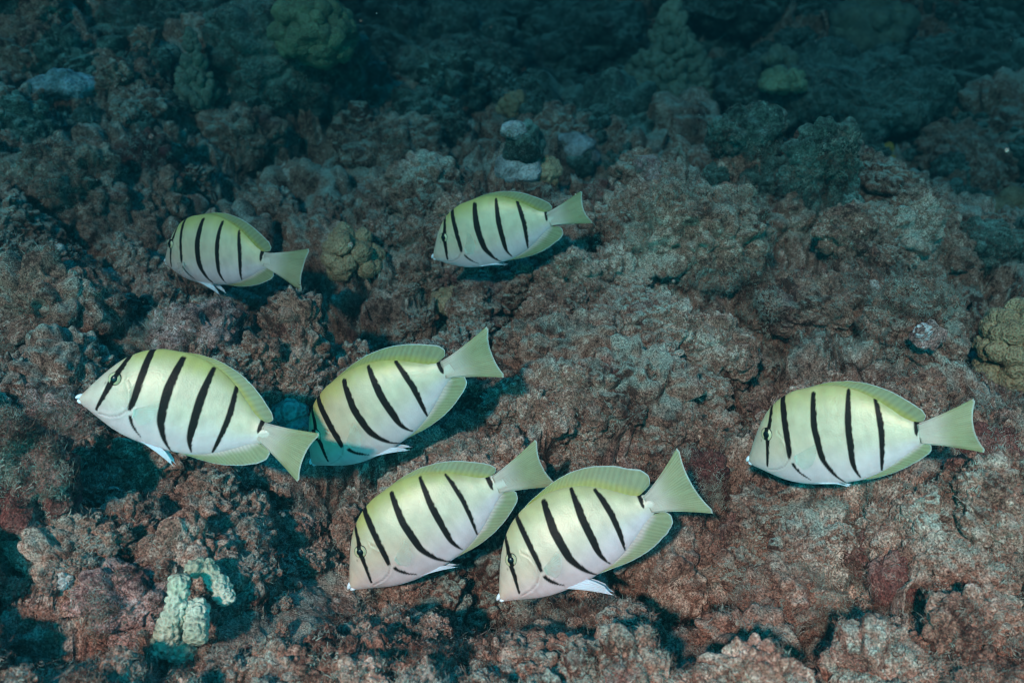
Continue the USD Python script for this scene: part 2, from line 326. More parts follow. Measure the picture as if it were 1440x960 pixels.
rock(1075, 238, 34, 34, 'grey', 'small round dark rock left of the large dark boulder', sub=5)
rock(1292, 470, 70, 68, 'brown', 'brown rock with a whitish patch above the right fish', sub=6)
rock(1150, 440, 90, 46, 'brown', 'low reddish rock under the tan slab above the right fish', sub=6)
rock(1125, 466, 36, 17, 'pink', 'flat pinkish tan slab lying on the low reddish rock', name='rock_slab', sub=4, rough=0.35)
rock(992, 690, 34, 54, 'maroon', 'dark brown stub of rock right behind the tail of the lower middle fish', sub=5)
rock(30, 690, 66, 95, 'maroon', 'rusty overgrown rock wall at the left edge beside the dark hollow', sub=6)
rock(72, 605, 72, 42, 'pink', 'pale rock with a dark slit under the snout of the front left fish', sub=6, holes=(((-0.05, -0.8, 0.5), 0.010, 0.03),))
rock(1207, 795, 22, 50, 'maroon', 'upright maroon knob in the lower right foreground', sub=5)
rock(1260, 822, 36, 46, 'maroon', 'dark round knob touching the upright maroon knob', sub=5)
rock(1115, 880, 80, 72, 'brown', 'dark red undercut rock at the lower right of the middle', sub=6, holes=(((0.5, -0.8, -0.3), 0.03, 0.05),))
rock(165, 855, 70, 56, 'pink', 'rounded pinkish rock left of the finger coral', sub=6)
rock(845, 288, 30, 32, 'maroon', 'round dark rock behind the tail of the upper middle fish', sub=5)
rock(640, 200, 22, 36, 'grey', 'grey upright slab left of the whitish coral', name='rock_slab', sub=5, boxy=0.4, rough=0.6)
rock(912, 240, 20, 16, 'pink', 'small pale pink stone below the tall cone coral', name='stone', cat='stone', sub=4)
rock(655, 640, 46, 26, 'brown', 'brown hump of rock between the two middle fish', sub=5)
rock(790, 912, 90, 20, 'brown', 'long low brown rock under the lower middle fish', sub=6)
rock(905, 836, 24, 17, 'maroon', 'small dark round stone right of the white belly fin of the lower middle fish', name='stone', cat='stone', sub=4, rough=0.3)
rock(1390, 350, 46, 32, 'grey', 'grey rock below the tan coral at the right edge', sub=5)
rock(1400, 650, 50, 36, 'maroon', 'reddish rock below the tail of the right fish', sub=5)
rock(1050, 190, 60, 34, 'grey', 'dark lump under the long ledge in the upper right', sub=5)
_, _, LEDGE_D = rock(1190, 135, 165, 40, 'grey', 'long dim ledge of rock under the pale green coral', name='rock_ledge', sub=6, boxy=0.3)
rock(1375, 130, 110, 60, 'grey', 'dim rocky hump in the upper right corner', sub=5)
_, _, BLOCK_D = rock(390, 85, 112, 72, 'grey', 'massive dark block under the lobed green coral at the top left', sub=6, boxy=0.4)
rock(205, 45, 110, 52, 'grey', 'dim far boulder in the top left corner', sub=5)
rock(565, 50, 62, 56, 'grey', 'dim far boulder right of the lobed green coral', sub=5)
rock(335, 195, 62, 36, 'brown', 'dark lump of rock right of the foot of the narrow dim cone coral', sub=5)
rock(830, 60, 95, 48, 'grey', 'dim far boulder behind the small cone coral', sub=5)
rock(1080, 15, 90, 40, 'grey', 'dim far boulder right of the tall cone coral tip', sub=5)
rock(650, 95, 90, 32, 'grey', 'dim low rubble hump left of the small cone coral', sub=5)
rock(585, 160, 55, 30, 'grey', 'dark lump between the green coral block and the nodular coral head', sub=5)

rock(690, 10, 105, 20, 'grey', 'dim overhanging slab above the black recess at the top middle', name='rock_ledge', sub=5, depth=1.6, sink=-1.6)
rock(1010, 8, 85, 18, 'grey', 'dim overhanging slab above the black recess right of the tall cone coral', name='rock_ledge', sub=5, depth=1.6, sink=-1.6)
# loose rubble and knobs grown together with the floor: nobody could count them
def rubble():
    r = np.random.default_rng(1234)
    pi = UsdGeom.PointInstancer.Define(stage, '/World/reef_rubble')
    tag(pi.GetPrim(), 'jumbled brown reef rubble and coral rock knobs covering the floor', 'rubble', None, 'stuff')
    protos, meshes = [], []
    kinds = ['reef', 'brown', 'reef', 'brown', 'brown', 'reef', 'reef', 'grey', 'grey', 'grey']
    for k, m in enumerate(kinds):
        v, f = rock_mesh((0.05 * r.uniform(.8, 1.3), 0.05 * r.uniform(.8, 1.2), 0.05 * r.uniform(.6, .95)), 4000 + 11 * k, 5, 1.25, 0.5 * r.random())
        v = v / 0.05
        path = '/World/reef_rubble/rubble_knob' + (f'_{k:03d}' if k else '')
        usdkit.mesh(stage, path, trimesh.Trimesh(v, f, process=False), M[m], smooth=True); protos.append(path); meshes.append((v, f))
    pi.CreatePrototypesRel().SetTargets([Sdf.Path(p) for p in protos])
    P, S, K = [], [], []
    for n, d0, d1, s0, s1 in ((2600, .40, 1.15, .004, .010), (3000, .42, 1.2, .010, .027), (160, .45, 1.3, .026, .045), (3600, 1.0, 2.2, .012, .045), (300, 1.1, 2.6, .05, .10), (70, 1.1, 2.6, .10, .16), (2600, 2.0, 6.5, .03, .13), (260, 2.4, 6.5, .12, .26)):
        u = r.random((n * 6, 2)); y = np.sqrt(d0 ** 2 + u[:, 0] * (d1 ** 2 - d0 ** 2)); x = (u[:, 1] * 2 - 1) * (y * .75 + .15)
        den = fbm(np.stack([x * 5, y * 5, 0 * x], -1), 2, 77); keep = np.argsort(-(den + r.random(len(x)) * 1.3))[:n]
        x, y = x[keep], y[keep]
        s = s0 * (s1 / s0) ** (r.random(n) ** 1.2)
        P.append(np.stack([x, y, floor_z(x, y) - s * np.where(s < .05, r.uniform(-.55, .35, n), r.uniform(-.1, .5, n))], -1)); S.append(s)
        far = np.clip((y - 1.0) / 0.9, 0, .96) * np.where(s > .045, smooth(1.4, 2.0, y), 1)  # share of low-red knobs grows with distance, imitating light absorbed by water
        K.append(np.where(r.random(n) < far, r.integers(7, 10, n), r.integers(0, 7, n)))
    P, S, K = np.vstack(P), np.concatenate(S), np.concatenate(K)
    ok = np.ones(len(P), bool)
    for a, b in FISH_AT:                                   # nothing stands in front of a fish
        u, w, d = to_px(P); a2, b2 = np.array(a[:2]), np.array(b[:2]); ax = b2 - a2; ln = np.hypot(*ax); e = np.stack([u, w], -1) - a2
        t = e @ ax / ln ** 2; off = (e @ np.array([-ax[1], ax[0]])) / ln ** 2; rad = S * F / d / ln
        ok &= ~((t > -.03 - rad) & (t < 1.3 + rad) & (np.abs(off) < .36 * np.sin(np.clip(.12 + t * .8, .12, 1) * np.pi / 1.2) + rad) & (d - S < max(a[2], b[2]) + .03))
    for c, rad in CLEAR: ok &= np.linalg.norm(P - c, axis=1) > rad + S * .9
    P, S, K = P[ok], S[ok], K[ok]
    q = r.normal(size=(len(P), 4)); q[:, 3] += 0.0; q /= np.linalg.norm(q, axis=1, keepdims=True)
    sq = S[:, None] * r.uniform(.8, 1.2, (len(P), 3))
    pi.CreatePositionsAttr(Vt.Vec3fArray.FromNumpy(P.astype(np.float32)))
    pi.CreateProtoIndicesAttr(Vt.IntArray.FromNumpy(K.astype(np.int32)))
    pi.CreateScalesAttr(Vt.Vec3fArray.FromNumpy(sq.astype(np.float32)))
    pi.CreateOrientationsAttr(Vt.QuathArray([Gf.Quath(float(a[3]), float(a[0]), float(a[1]), float(a[2])) for a in q]))
    from scipy.spatial.transform import Rotation
    for i in np.nonzero(P[:, 1] < 1.5)[0]:
        RUB.append((P[i], Rotation.from_quat(q[i]).as_matrix() * sq[i][None, :], K[i]))
    return meshes
# ------------------------------------------------------------------ corals
def lobe_mesh(r, seed, sub=4, wob=0.25, knob=0.0):
    m = ICO[sub]; u = np.array(m.vertices); p = u * np.array(r); mean = float(np.mean(r)); off = np.random.default_rng(seed).random(3) * 40
    d = wob * mean * (fbm(p / mean * 1.3 + off, 2, seed) - 0.5) * 2
    d += 0.0012 * (fbm((p + off) * 300, 2, seed + 1) - 0.5)
    if knob: d += knob * (domes(p + off, knob * 2.6, seed + 2, 3) - 0.3)
    return p + u * d[:, None], np.array(m.faces)
def rot_to(d):
    d = np.asarray(d, float); d /= np.linalg.norm(d)
    a = np.cross(d, [0.3, 1, 0.1]); a /= np.linalg.norm(a); b = np.cross(d, a)
    return np.stack([a, b, d], 1)
def lobed_head(px, py, rw, rh, mat, label, n, lobe, seed, name='lobe_coral', sub=3, sink=0.4, near=0.0, ground=None, group=None, depth=None, prot=1.0):
    """A head of rounded lobes over a core: each lobe one part."""
    g, d = hit(px, py + rh * (1 - sink) if ground is None else ground); d = (depth or d) - near
    c = at(px, py, d); a, b = rw / F * d, rh / F * d
    t = thing(name, label, 'coral', c, group); CLEAR.append((c, max(a, b) * .8))
    r = np.random.default_rng(seed)
    v, f = lobe_mesh((a * 0.80 / prot, a * 0.72 / prot, b * 0.82 / prot), seed, 4, 0.35); put(t, 'core', v, f, M[mat])
    k = 0; pts = []
    while len(pts) < n and k < 4000:
        k += 1
        u = r.normal(size=3); u /= np.linalg.norm(u)
        if u[2] < -0.55 or u[1] > 0.75: continue
        if all(np.linalg.norm((u - q) * np.array([a, a, b])) > lobe / F * d * 1.15 for q in pts): pts.append(u)
    for i, u in enumerate(pts):
        s = lobe / F * d * r.uniform(0.85, 1.35)
        v, f = lobe_mesh((s, s * r.uniform(.8, 1.2), s * r.uniform(0.8, 1.2)), seed + i + 1, sub, 0.32)
        dirn = u * np.array([1, 1, 1]) + np.array([0, 0, 0.5])
        v = v @ rot_to(dirn).T + u * np.array([a * 0.74, a * 0.66, b * 0.76]) * (1 + .35 * (prot - 1))
        put(t, 'lobe', v, f, M[mat])
    return t, c, d
def cone_coral(px, base_py, rw, height, mat, label, n, knob, seed, near=0.0):
    """A cone of Porites kind: a tapered core studded with knobs, each knob one part."""
    g, d = hit(px, base_py); d -= near
    c = at(px, base_py, d); a, h, kb = rw / F * d, height / F * d, knob / F * d
    t = thing('cone_coral', label, 'coral', c); CLEAR.append((c + [0, 0, h * .4], a * .9))
    r = np.random.default_rng(seed)
    N, K = 24, 14
    zz = np.linspace(-0.12, 1.0, K); rad = lambda q: a * np.clip(1 - np.clip(q, 0, 1) ** 1.25, 0.03, 1) * (0.86 + 0.1 * np.sin(7 * q))
    ang = np.arange(N) * 2 * np.pi / N
    v = np.array([[rad(q) * 0.85 * math.cos(w), rad(q) * 0.75 * math.sin(w), q * h * 0.95] for q in zz for w in ang])
    f = []
    for i in range(K - 1):
        for j in range(N):
            p, q = i * N + j, i * N + (j + 1) % N
            f += [[p, q, p + N], [q, q + N, p + N]]
    v = np.vstack([v, [[0, 0, h * 0.97]]]); f += [[(K - 1) * N + j, (K - 1) * N + (j + 1) % N, len(v) - 1] for j in range(N)]
    put(t, 'core', v, np.array(f), M[mat])
    for i in range(n):
        q = r.random() ** 0.9; w = r.uniform(math.pi * 0.95, math.pi * 2.05)
        s = kb * r.uniform(0.7, 1.25) * (1 - 0.35 * q)
        v, f = lobe_mesh((s, s, s * 1.35), seed + i + 5, 2 if kb < 0.02 else 3, 0.2)
        v = v @ rot_to([math.cos(w) * 0.7, math.sin(w) * 0.7, 0.8]).T + [rad(q) * 0.92 * math.cos(w), rad(q) * 0.8 * math.sin(w), q * h]
        put(t, 'knob', v, f, M[mat])
cone_coral(938, 138, 78, 134, 'green_coral', 'tall dim cone coral studded with knobs at the top right of the middle', 230, 8, 300, near=0.1)
cone_coral(757, 102, 15, 56, 'pale_green_coral', 'thin small yellowish cone coral at the top middle', 34, 6.5, 500)
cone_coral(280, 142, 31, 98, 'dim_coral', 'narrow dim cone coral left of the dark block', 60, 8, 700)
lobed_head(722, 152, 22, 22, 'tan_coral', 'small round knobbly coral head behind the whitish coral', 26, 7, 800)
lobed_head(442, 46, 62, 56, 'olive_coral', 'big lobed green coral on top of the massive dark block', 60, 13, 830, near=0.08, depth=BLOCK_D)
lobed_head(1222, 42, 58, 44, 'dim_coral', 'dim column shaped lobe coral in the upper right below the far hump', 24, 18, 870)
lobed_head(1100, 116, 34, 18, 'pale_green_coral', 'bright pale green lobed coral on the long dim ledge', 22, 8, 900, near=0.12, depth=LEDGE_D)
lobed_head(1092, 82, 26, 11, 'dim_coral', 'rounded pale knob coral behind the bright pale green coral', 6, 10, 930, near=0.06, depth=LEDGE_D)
lobed_head(496, 360, 42, 40, 'brown_coral', 'tan lobed coral head between the two upper fish', 20, 12, 950, name='lobe_coral', sub=4, prot=1.3)
lobed_head(640, 428, 38, 24, 'tan_coral', 'small tan lobed coral under the upper middle fish', 18, 9, 990, sub=4, near=.02)
lobed_head(1424, 502, 48, 82, 'bright_tan_coral', 'large tan lobed coral cut by the right edge above the right fish tail', 34, 17, 1030, sub=4, ground=545, near=.03, prot=1.35)
lobed_head(1416, 302, 42, 24, 'tan_coral', 'dim tan coral at the right edge below the upper hump', 8, 18, 1080)
lobed_head(1246, 222, 13, 15, 'orange_coral', 'small orange coral right of the large dark boulder', 5, 7, 1110)
lobed_head(408, 588, 28, 24, 'teal_crust', 'bright teal crust coral between the tail and head of two left fish', 9, 13, 1140, name='crust_coral')
def shaped(name, label, cat, px, py, pieces, near=0.0, ground=None):
    """Coral bodies made of a few lumps: pieces = (part, dx px, dy px, rx, ry, depth, material, knob)."""
    g, d = hit(px, py if ground is None else ground); d -= near
    c = at(px, py, d); t = thing(name, label, cat, c); CLEAR.append((c, 40 / F * d))
    for i, (part, dx, dy, rx, ry, dep, mat, knob) in enumerate(pieces):
        s = d / F
        v, f = lobe_mesh((rx * s, dep * s, ry * s), int(px) + i * 17, 4, 0.35, knob)
        put(t, part, v + np.array([dx * s, dep * s * 0.2 - (0.012 if 'rim' in part else 0), -dy * s]), f, M[mat])
shaped('whitish_coral', 'broken whitish coral stump with dark face and pale rims above the upper middle fish', 'coral', 735, 222,
       [('stump', 4, -14, 27, 32, 32, 'grey', 0.004), ('pale_base', -4, 18, 34, 26, 30, 'white_coral', 0.002), ('pale_rim', -12, -42, 20, 12, 16, 'white_coral', 0), ('brown_lump', 36, 26, 18, 26, 16, 'tan_coral', 0.003)], ground=255)
shaped('whitish_coral', 'smooth pinkish white coral dome right of the broken whitish stump', 'coral', 808, 212,
       [('stump', 0, 16, 32, 24, 26, 'grey', 0.004), ('white_dome', 0, -6, 30, 16, 24, 'white_coral', 0), ('white_dome', 22, 6, 14, 13, 16, 'white_coral', 0)], ground=240)
shaped('pale_slab', 'pale blue slab lying on the left mound below the top left corner', 'slab', 82, 126,
       [('slab', 0, 0, 50, 22, 36, 'blue_crust', 0.006)], ground=135)
shaped('white_shell', 'small whitish shell stuck on the wide brown boulder', 'shell', 1042, 360,
       [('shell', 0, 0, 13, 11, 9, 'white_coral', 0.001), ('shell_lip', 4, 15, 8, 8, 6, 'white_coral', 0)], ground=395, near=0.02)
shaped('white_patch', 'whitish coralline patch on the brown rock above the right fish', 'crust', 1300, 466,
       [('crust', 0, 0, 15, 11, 8, 'white_coral', 0.003), ('crust', 8, 8, 24, 20, 8, 'pink', 0.004)], ground=520, near=0.03)

def finger_coral(px, py, d, branches, label, seed):
    c = at(px, py, d); t = thing('finger_coral', label, 'coral', c); CLEAR.append((at(px, py - 10, d), 70 / F * d))
    for bi, pts in enumerate(branches):
        P = np.array([at(x, y, d + dd) - c for x, y, dd, _ in pts]); R = np.array([1.02 * w / F * d for *_, w in pts])
        tt = np.linspace(0, len(P) - 1, 70); k = np.arange(len(P))
        from scipy.interpolate import PchipInterpolator
        cen = np.stack([PchipInterpolator(k, P[:, i])(tt) for i in range(3)], -1); rad = PchipInterpolator(k, R)(tt)
        e = np.minimum(tt / 0.35, 1) ; e2 = np.minimum((tt[-1] - tt) / 0.35, 1)
        rad = rad * np.sqrt(1 - (1 - e) ** 2 + 1e-4) * np.sqrt(1 - (1 - e2) ** 2 + 1e-4)
        T = np.gradient(cen, axis=0); T /= np.linalg.norm(T, axis=1, keepdims=True)
        A = np.cross(T, [0.2, 0.9, 0.3]); A /= np.linalg.norm(A, axis=1, keepdims=True); B = np.cross(T, A)
        ang = np.arange(60) * 2 * np.pi / 60
        nr = np.cos(ang)[None, :, None] * A[:, None] + np.sin(ang)[None, :, None] * B[:, None]
        v = (cen[:, None] + nr * rad[:, None, None]).reshape(-1, 3); nr = nr.reshape(-1, 3)
        v = v + nr * (0.0030 * (domes(v + 3, 0.0052, seed + bi, 3) - 0.35))[:, None]
        f = []
        for i in range(69):
            j = np.arange(60); p, q = i * 60 + j, i * 60 + (j + 1) % 60
            f += [np.stack([p, q, p + 60], 1), np.stack([q, q + 60, p + 60], 1)]
        put(t, 'branch', v, np.concatenate(f), M['finger'])
_, fd = hit(255, 880)
finger_coral(255, 860, fd - 0.045, [[(252, 806, 0, 15), (250, 838, 0, 13), (238, 880, 0, 16), (226, 920, 0.01, 20)], [(274, 845, 0.01, 16), (276, 872, 0, 17), (274, 905, -0.01, 17)], [(262, 805, 0.02, 12), (290, 800, 0.03, 13), (312, 830, 0.03, 14), (322, 850, 0.03, 11)], [(226, 905, 0.01, 17), (258, 918, 0.01, 16), (262, 935, 0.02, 12)]],
             'pale warty finger coral with stubby branches in the lower left foreground', 1200)
_, fd = hit(35, 935)
finger_coral(35, 930, fd, [[(38, 920, 0, 10), (34, 935, 0, 12), (28, 955, 0.0, 12)]], 'single small pale coral finger in the bottom left corner', 1250)

# small loose things one can point to
def pebble(px, py, rw, rh, label, mat='pale', name='rubble_chip', cat='rubble'):
    g, d = hit(px, py); s = d / F
    v, f = lobe_mesh((rw * s, rw * s * 0.8, rh * s), int(px * 3 + py), 3, 0.5, 0.003)
    base = g + [0, 0, rh * s * 0.4]
    t = thing(name, label, cat, base); put(t, 'body', v, f, M[mat])
for a in [(162, 340, 16, 9, 'pale rubble chip right of the maroon knob and above it'), (75, 356, 18, 9, 'teal white chip below the broad brown rock on the left'), (160, 386, 15, 8, 'whitish rubble chip left of the upper left fish snout'),
          (430, 487, 7, 5, 'small white chip on the sand between the two left fish'), (455, 498, 6, 4, 'tiny white chip just left of the back of the second left fish'), (512, 487, 15, 9, 'whitish lump of rubble above the back of the second left fish'),
          (1421, 735, 9, 5, 'white pebble at the right edge below the right fish'), (90, 820, 13, 14, 'pale rubble knob left of the finger coral'), (408, 797, 10, 8, 'orange tinged pale chip in a crevice left of the nose of a feeding fish'),
          (840, 465, 7, 5, 'little white chip in the middle of the open floor'), (1215, 398, 12, 4, 'pale sliver between the two rocks above the right fish'), (1230, 405, 7, 8, 'bright teal sliver beside the pale sliver above the right fish'),
          (690, 468, 6, 5, 'pale chip beside the tail tip of the second left fish'), (930, 620, 6, 4, 'white fleck on the brown floor left of the right fish')]:
    pebble(*a)
def spine():
    g, d = hit(160, 690); P = np.array([at(148, 690, d - 0.012), at(153, 686, d - 0.015), at(162, 685, d - 0.015), at(172, 690, d - 0.012)])
    ang = np.arange(8) * np.pi / 4; v = []
    for i, p in enumerate(P):
        r = [0.0006, 0.0012, 0.0012, 0.0005][i]; v += [p + r * np.array([0, math.cos(a), math.sin(a)]) for a in ang]
    f = [[i * 8 + j, i * 8 + (j + 1) % 8, i * 8 + 8 + j] for i in range(3) for j in range(8)] + [[i * 8 + (j + 1) % 8, i * 8 + 8 + (j + 1) % 8, i * 8 + 8 + j] for i in range(3) for j in range(8)]
    c = P.mean(0); t = thing('pale_spine', 'thin curved pale sliver lying below the belly of the front left fish', 'sliver', c); put(t, 'body', np.array(v) - c, np.array(f), M['pale'])
spine()

# ------------------------------------------------------------------ fish
S_ = np.array([0, .02, .05, .1, .15, .2, .3, .4, .5, .6, .7, .8, .87, .93, 1.0, 1.05, 1.11])
ZT = np.array([.020, .044, .085, .148, .203, .247, .300, .322, .323, .309, .273, .210, .147, .092, .058, .052, .040])
ZB = np.array([-.018, -.034, -.050, -.078, -.105, -.130, -.163, -.182, -.192, -.190, -.172, -.136, -.102, -.072, -.050, -.046, -.036])
WD = np.array([.013, .026, .036, .049, .060, .069, .080, .085, .083, .075, .062, .045, .034, .024, .018, .010, .001])
from scipy.interpolate import PchipInterpolator as PI_
zt, zb, wd = PI_(S_, ZT), PI_(S_, ZB), PI_(S_, WD)
STRIPES = [  # points (s, z, half-width) from top to bottom
    [(.226, .27, .010), (.205, .20, .013), (.176, .133, .017), (.150, .05, .013), (.117, -.036, .007)],
    [(.318, .31, .015), (.310, .22, .018), (.303, .147, .018), (.287, .02, .015), (.280, -.004, .010)],
    [(.286, -.046, .009), (.306, -.088, .009), (.352, -.140, .003)],
    [(.498, .288, .014), (.478, .20, .019), (.463, .12, .021), (.456, -.023, .019), (.478, -.11, .013), (.525, -.188, .004)],
    [(.662, .270, .010), (.648, .19, .017), (.634, .115, .020), (.617, -.03, .019), (.609, -.10, .013), (.624, -.17, .004)],
    [(.792, .205, .008), (.798, .14, .014), (.797, .07, .016), (.782, -.025, .014), (.762, -.10, .010), (.745, -.150, .004)],
    [(.976, .090, .013), (.970, .048, .014), (.963, .012, .010), (.961, .000, .003)]]
def stripe_mask(s, z, seed=0):
    m = np.zeros_like(s); rs = np.random.default_rng(600 + seed)
    wob = 0.0045 * (fbm(np.stack([s * 90, z * 90, 0 * s + seed], -1), 2, 5) - 0.5) * 2
    for st in STRIPES:
        a = np.array(st)[::-1].copy(); a[:, 2] *= rs.uniform(.78, 1.18); a[:, 0] += rs.uniform(-.010, .010) + (a[:, 1] - a[:, 1].mean()) * rs.uniform(-.04, .04)
        zc = np.clip(z, a[0, 1], a[-1, 1])
        c = PI_(a[:, 1], a[:, 0])(zc) + wob * 0.5; w = PI_(a[:, 1], a[:, 2])(zc) + wob * 0.6
        d = np.hypot(s - c, (z - zc) * 1.0)
        m = np.maximum(m, smooth(0.0035, -0.0035, d - np.maximum(w, 0.002)) if False else 1 - smooth(-0.0035, 0.0045, d - w))
    return m
GILL = np.array([(.245, .135), (.275, .09), (.287, .03), (.272, -.015), (.235, -.048), (.18, -.062), (.12, -.058)])
def seg_dist(s, z, poly):
    best = np.full(s.shape, 9.0)
    for (a, b), (c, d) in zip(poly[:-1], poly[1:]):
        t = np.clip(((s - a) * (c - a) + (z - b) * (d - b)) / ((c - a) ** 2 + (d - b) ** 2), 0, 1)
        best = np.minimum(best, np.hypot(s - a - t * (c - a), z - b - t * (d - b)))
    return best
GREEN, LIME, CREAM, BELLY, EDGE = (np.array(c) for c in ((.31, .275, .115), (.41, .32, .08), (.62, .43, .31), (.67, .475, .49), (.72, .72, .82)))
def lerp(a, b, t): return a + (b - a) * np.asarray(t)[..., None]
def grid_faces(n, k, closed=False, flip=False):
    i, j = np.meshgrid(np.arange(n - 1), np.arange(k if closed else k - 1), indexing='ij')
    a = i * k + j; b = i * k + (j + 1) % k; c, d = a + k, b + k
    f = np.concatenate([np.stack([a, c, b], -1).reshape(-1, 3), np.stack([b, c, d], -1).reshape(-1, 3)])
    return f[:, ::-1] if flip else f

class Fish:
    def __init__(o, label, snout, ped, tilt=10, dorsal=.4, anal=.4, tail=(.18, 0, 0), bend=0.0, head=0.0, arch=0.0, pect=(25, 20), pelvic=1.0, seed=0, lime=1.0, green=0.5):
        o.__dict__.update(locals())
        a, b = at(*snout), at(*ped); o.L = np.linalg.norm(b - a); ux = (b - a) / o.L
        n = CAM - (a + b) / 2; n -= ux * (n @ ux); n /= np.linalg.norm(n)
        u0 = np.cross(ux, n); u0 = u0 if u0[2] > 0 else -u0
        t = math.radians(tilt); uz = math.cos(t) * u0 + math.sin(t) * n; uy = np.cross(uz, ux)
        R = o.L
        o.mat = Gf.Matrix4d(*[*(ux * R), 0, *(uy * R), 0, *(uz * R), 0, *a, 1])
        o.root = thing('convict_surgeonfish', label, 'fish', a, 'striped surgeonfish grazing over the reef', o.mat)
        CLEAR.append((a - TRAVEL * .05, .034)); CLEAR.append((a - TRAVEL * .10, .034))      # nothing shades the snout
        for q in np.linspace(-.05, 1.2, 9): CLEAR.append((a + q * (b - a), o.L * .24))
        for k in ('body', 'fins', 'tailfin', 'paired', 'face'): getattr(o, k)() if k != 'body' else o.make_body()
    def warp(o, p, tailfin=False):
        p = np.array(p, float); s = p[:, 0]
        e = np.clip(s - .5, 0, None); h = np.clip(.35 - s, 0, None)
        p[:, 1] += o.bend * e ** 2 * 1.6 + o.head * h ** 2 * 2.0
        q = np.clip(s, 0, 1.0)
        p[:, 2] *= (1.05, .955, 1.02, 1.03, 1.10, 1.0, .95)[o.seed - 1]      # each fish its own build
        p[:, 2] += 4 * o.arch * q * (1 - q)
        return p
    def make_body(o):
        NS, NA = 250, 112
        s = np.concatenate([np.linspace(0, 1, NS - 16), np.linspace(1, 1.03, 17)[1:]])
        s[:1] = 0.0
        ang = np.arange(NA) * 2 * np.pi / NA
        S, A = np.meshgrid(s, ang, indexing='ij')
        T, B, W = zt(S), zb(S), wd(S)
        zc, h = (T + B) / 2, (T - B) / 2
        Z = zc + h * np.sin(A)
        Y = W * np.sign(np.cos(A)) * np.abs(np.cos(A)) ** 1.18
        g = seg_dist(S, Z, GILL)
        groove = -0.0042 * np.exp(-(g / 0.0045) ** 2) + 0.0032 * np.exp(-((g - 0.010) / 0.010) ** 2) * (S < .28)
        eye = np.hypot(S - .176, Z - .133)
        groove += 0.003 * np.exp(-((eye - .04) / .010) ** 2) - 0.004 * np.exp(-(eye / .03) ** 2)
        pb = np.hypot((S - .305), (Z + .02)); groove += 0.005 * np.exp(-(pb / .02) ** 2)
        cheek = seg_dist(S, Z, np.array([(.13, .08), (.15, .02), (.19, -.02)])); groove -= 0.0018 * np.exp(-(cheek / 0.004) ** 2)
        groove += 0.0022 * (fbm(np.stack([S * 26, Z * 26, 0 * S + o.seed], -1), 2, 4) - .5) * np.abs(np.cos(A))
        Y = Y + np.sign(np.cos(A)) * groove * np.clip(np.abs(np.cos(A)) * 2, 0, 1)
        p = np.stack([S, Y, Z], -1).reshape(-1, 3)
        t = ((Z - B) / (T - B)).ravel(); s_, z_ = S.ravel(), Z.ravel()
        n1 = fbm(np.stack([s_ * 7, z_ * 7, 0 * s_ + o.seed * 3.1], -1), 3, 11) - .5
        n2 = fbm(np.stack([s_ * 40, z_ * 12, 0 * s_ + o.seed], -1), 2, 12) - .5
        t2 = t + .14 * n1
        c = lerp(np.broadcast_to(BELLY, (len(p), 3)), CREAM, smooth(.08, .50, t2))
        c = lerp(c, (CREAM * .6 + GREEN * .55), smooth(.42, .84, t2) * (.55 + .45 * o.green))
        lim = smooth(.74, .99, t2 + .05 * n2) * smooth(.10, .28, s_) * smooth(.98, .80, s_) * o.lime
        c = lerp(c, LIME, lim * .85)
        c = lerp(c, (CREAM + BELLY) / 2, smooth(.25, .08, s_) * .5)
        c = lerp(c, (CREAM + BELLY) / 2 * np.array([.92, .95, .90]), smooth(.93, 1.0, s_))
        c = c * (1 + .16 * n2[:, None] + .12 * n1[:, None])
        gl = g.ravel(); c = c * (1 - .30 * np.exp(-(gl / .0035) ** 2))[:, None]
        nos = np.hypot(s_ - .128, z_ - .103); c = c * (1 - .55 * np.exp(-(nos / .006) ** 4))[:, None]
        m = stripe_mask(s_, z_, o.seed)
        halo = smooth(.0, .5, m); c = lerp(c, np.array([.014, .009, .008]), m)
        p = o.warp(p)
        f = grid_faces(NS, NA, True)
        k = len(p); p = np.vstack([p, p[:NA].mean(0) - [.004, 0, 0], p[-NA:].mean(0)]); c = np.vstack([c, c[:NA].mean(0), c[-NA:].mean(0)])
        j = np.arange(NA); j2 = (j + 1) % NA
        f = np.vstack([f, np.stack([j, j2, 0 * j + k], 1), np.stack([(NS - 1) * NA + j2, (NS - 1) * NA + j, 0 * j + k + 1], 1)])
        put(o.root, 'body', p, f, M['fish_skin'], True, {'tint': np.clip(c, 0, 1)})
    def sheet(o, name, P, col, thick, rays, mat='fish_fin', parent=None, cover=None, normal=1):
        """A fin: P (nu, nv, 3) mid-surface, u along the base, v towards the margin; two skins with ribs."""
        nu, nv = P.shape[:2]
        u = np.linspace(0, 1, nu)[:, None] * np.ones((1, nv)); v = np.linspace(0, 1, nv)[None, :] * np.ones((nu, 1))
        rib = .0008 * np.sin(u * rays * 2 * np.pi) * (1 - .3 * v)
        th = thick * (1 - .85 * v) ** (1.0 if thick < .01 else 1.6) * np.clip(np.minimum(u, 1 - u) * 14, .25, 1)
        du, dv = np.gradient(P, axis=0), np.gradient(P, axis=1); N = np.cross(du, dv); N /= np.linalg.norm(N, axis=-1, keepdims=True) + 1e-12
        a, b = P + N * (th + rib)[..., None], P - N * (th - rib)[..., None]
        p = np.vstack([a.reshape(-1, 3), b.reshape(-1, 3)]); n = nu * nv
        f1 = grid_faces(nu, nv)
        ring = np.concatenate([np.arange(nv), np.arange(1, nu) * nv + nv - 1, (nu - 1) * nv + np.arange(nv - 2, -1, -1), np.arange(nu - 2, 0, -1) * nv]); r2 = np.roll(ring, -1)
        f = np.vstack([f1, f1[:, ::-1] + n, np.stack([ring, r2, ring + n], 1), np.stack([r2, r2 + n, ring + n], 1)])
